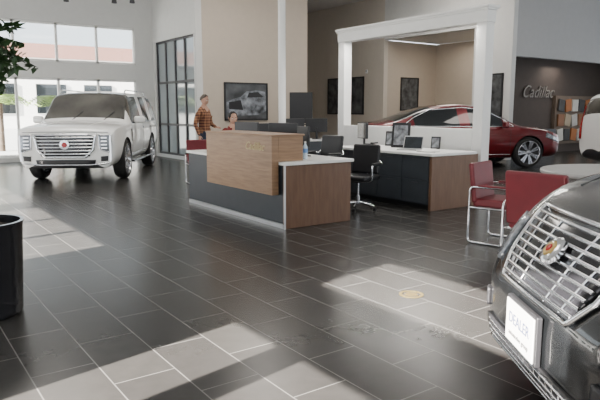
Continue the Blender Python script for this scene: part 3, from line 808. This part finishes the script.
def head(parent, loc, hair, long=False, tilt=0):
    h = empty('head', loc); h.parent = parent; h.rotation_euler = (0, tilt, 0)
    bm = bmesh.new(); bmesh.ops.create_uvsphere(bm, u_segments=28, v_segments=20, radius=1)
    for v in bm.verts:
        x, y, z = v.co; f = 1 - .28 * max(0, -z) ** 1.5
        jaw = .012 * max(0, -z) if x > 0 else -.02 * max(0, -z) * x
        v.co = (x * .098 * (f if x < 0 else (1 - .12 * max(0, -z))) + jaw, y * .077 * f, z * .118)
    me = bpy.data.meshes.new('skull'); bm.to_mesh(me); bm.free(); me.materials.append(SKIN)
    for p in me.polygons: p.use_smooth = True
    o = bpy.data.objects.new('skull', me); COL.objects.link(o); o.parent = h
    mk('nose', [(.092, 0, .018), (.092, -.017, -.03), (.092, .017, -.03), (.122, 0, -.026), (.09, 0, -.038)], [(0, 1, 3), (0, 3, 2), (1, 4, 3), (4, 2, 3), (0, 2, 4, 1)], SKIN, h, True)
    for s in (-1, 1):
        lathe('eye_%d' % (s + 1), [(0, -.011), (.009, -.007), (.012, 0), (.009, .007), (0, .011)], PAPER, h, 12, (.083, s * .031, .004))
        lathe('iris_%d' % (s + 1), [(0, -.005), (.005, 0), (0, .005)], HAIRD, h, 10, (.094, s * .031, .004))
        box('brow_%d' % (s + 1), (.089, s * .031, .026), (.012, .034, .007), hair, h, .003)
        lathe('ear_%d' % (s + 1), [(0, -.03), (.014, -.02), (.019, .005), (.012, .028), (0, .032)], SKIN, h, 12, (-.005, s * .078, -.002))
    box('mouth', (.084, 0, -.062), (.012, .046, .010), M('lips', (.35, .13, .11), .5), h, .004)
    bm = bmesh.new(); bmesh.ops.create_uvsphere(bm, u_segments=28, v_segments=20, radius=1)
    kill = [v for v in bm.verts if (v.co.z < (-.75 if long else -.25) + .9 * max(0, v.co.x + .25)) or v.co.x > .62]
    bmesh.ops.delete(bm, geom=kill, context='VERTS')
    for v in bm.verts:
        x, y, z = v.co; k = 1 + .03 * math.sin(9 * y + 7 * x)
        v.co = (x * .112 * k - .004, y * .09 * k, z * .13 * k + .004)
    me = bpy.data.meshes.new('hair'); bm.to_mesh(me); bm.free(); me.materials.append(hair)
    for p in me.polygons: p.use_smooth = True
    o = bpy.data.objects.new('hair', me); COL.objects.link(o); o.parent = h
    sd = o.modifiers.new('s', 'SOLIDIFY'); sd.thickness = .012

def person_standing(loc, ang):
    r = empty('standing_man', loc, ang)
    V = [(0, 0, .97), (.01, 0, 1.13), (.01, 0, 1.33), (-.01, 0, 1.47), (.01, 0, 1.60), (.015, 0, 1.66)]
    R = [.135, .135, .15, .10, .055, .055]
    E = [(0, 1), (1, 2), (2, 3), (3, 4), (4, 5)]; Lb = [0, 0, 0, 2, 2]
    for s in (-1, 1):
        i = len(V)
        el = (.02, s * .27, 1.17) if s > 0 else (-.06, s * .27, 1.18)
        wr = (.23, s * .17, 1.10) if s > 0 else (.05, s * .27, .93)
        V += [(-.01, s * .17, 1.45), el, wr]; R += [.078, .052, .034]
        E += [(3, i), (i, i + 1), (i + 1, i + 2)]; Lb += [0, 0, 0]
        i = len(V)
        V += [(0, s * .09, .90), (.03, s * .11, .50), (-.02, s * .12, .10), (.03, s * .13, .05), (.15, s * .145, .035)]; R += [.10, .07, .05, .045, .035]
        E += [(0, i), (i, i + 1), (i + 1, i + 2), (i + 2, i + 3), (i + 3, i + 4)]; Lb += [1, 1, 1, 3, 3]
    skin_mesh('body', V, E, R, r, [PLAID, JEANS, SKIN, SHOE], Lb)
    hand('hand_1', (.23, .17, 1.10), (.8, -.5, .1), 1, (0, 0, 1), r); hand('hand_2', (.05, -.27, .93), (.1, 0, -1), -1, (0, -1, 0), r)
    head(r, (.03, 0, 1.725), HAIRG, False, .2)
    lathe('collar', [(.075, 1.5), (.07, 1.56), (.062, 1.565)], PLAID, r, 20, caps=False)
person_standing((6.27, 12.7, 0), math.radians(-60))

def person_seated(loc, ang):
    r = empty('seated_receptionist', loc, ang)
    V = [(0, 0, .63), (.01, 0, .80), (.02, 0, .98), (.02, 0, 1.12), (.04, 0, 1.24), (.045, 0, 1.29)]
    R = [.14, .125, .14, .09, .05, .05]
    E = [(0, 1), (1, 2), (2, 3), (3, 4), (4, 5)]; Lb = [0, 0, 0, 2, 2]
    for s in (-1, 1):
        i = len(V); V += [(.02, s * .165, 1.10), (.08, s * .24, .88), (.34, s * .17, .86)]; R += [.07, .048, .032]
        E += [(3, i), (i, i + 1), (i + 1, i + 2)]; Lb += [4, 4, 0]
        i = len(V)
        V += [(.06, s * .10, .61), (.44, s * .12, .60), (.42, s * .12, .10), (.46, s * .12, .05), (.57, s * .13, .035)]; R += [.095, .07, .048, .045, .034]
        E += [(0, i), (i, i + 1), (i + 1, i + 2), (i + 2, i + 3), (i + 3, i + 4)]; Lb += [1, 1, 1, 3, 3]
    skin_mesh('body', V, E, R, r, [BCLOTH, BCLOTH, SKIN, SHOE, REDCL], Lb)
    for s in (-1, 1): hand('hand_%d' % (s + 1), (.34, s * .17, .86), (.9, -s * .2, -.1), s, (0, 0, 1), r)
    head(r, (.06, 0, 1.345), HAIRD, True, .15)
person_seated((5.69, 10.30, 0), math.radians(-105))

# ------------------------------------------------------------------ light
w = bpy.data.worlds.new('world'); SC.world = w; w.use_nodes = True
bg = w.node_tree.nodes['Background']; bg.inputs[0].default_value = (.88, .94, 1, 1); bg.inputs[1].default_value = 3.0
sun = bpy.data.lights.new('sun', 'SUN'); sun.energy = 85; sun.angle = .006; sun.color = (1, .93, .85)
so = bpy.data.objects.new('sun', sun); COL.objects.link(so)
so.rotation_mode = 'QUATERNION'; so.rotation_quaternion = Vector((DX, DY, DZ)).to_track_quat('-Z', 'Y'); so.location = (-12, 0, 12)
for x in (2.5, 8, 13.5):  # unseen area lights under the ceiling, added to lift the room's ambient level
    for y in (1.5, 7, 12.8):
        a = bpy.data.lights.new('ceiling_fill_light', 'AREA'); a.shape = 'SQUARE'; a.size = 1.6; a.energy = 50 if y < 10 else 140; a.color = (1, .94, .86)
        o = bpy.data.objects.new('ceiling_fill_light', a); COL.objects.link(o); o.location = (x, y, 5.55)
a = bpy.data.lights.new('shop_lamp', 'AREA'); a.size = 1; a.energy = 18; a.color = (1, .9, .8)
o = bpy.data.objects.new('shop_lamp', a); COL.objects.link(o); o.location = (19.5, 11.8, 3.0)
a = bpy.data.lights.new('alcove_lamp', 'AREA'); a.size = 1.2; a.energy = 40; a.color = (1, .9, .78)
o = bpy.data.objects.new('alcove_lamp', a); COL.objects.link(o); o.location = (17.0, 14.6, 4.0)
a = bpy.data.lights.new('counter_fill_light', 'AREA'); a.shape = 'RECTANGLE'; a.size = .08; a.size_y = 3.0; a.energy = 90; a.color = (1, .96, .9)  # fill light added under the beam to brighten counter and panel; no fixture modelled
o = bpy.data.objects.new('counter_fill_light', a); COL.objects.link(o); o.location = (7.70, 7.85, 2.81); o.rotation_euler = (0, math.radians(-4), 0)

cam = bpy.data.cameras.new('camera'); cam.lens = 36; cam.sensor_width = 36; cam.clip_start = .05
co = bpy.data.objects.new('camera', cam); COL.objects.link(co); co.location = (0, 0, 1.5)
co.rotation_euler = (math.radians(90 - 8.53), 0, math.radians(-35.3)); SC.camera = co
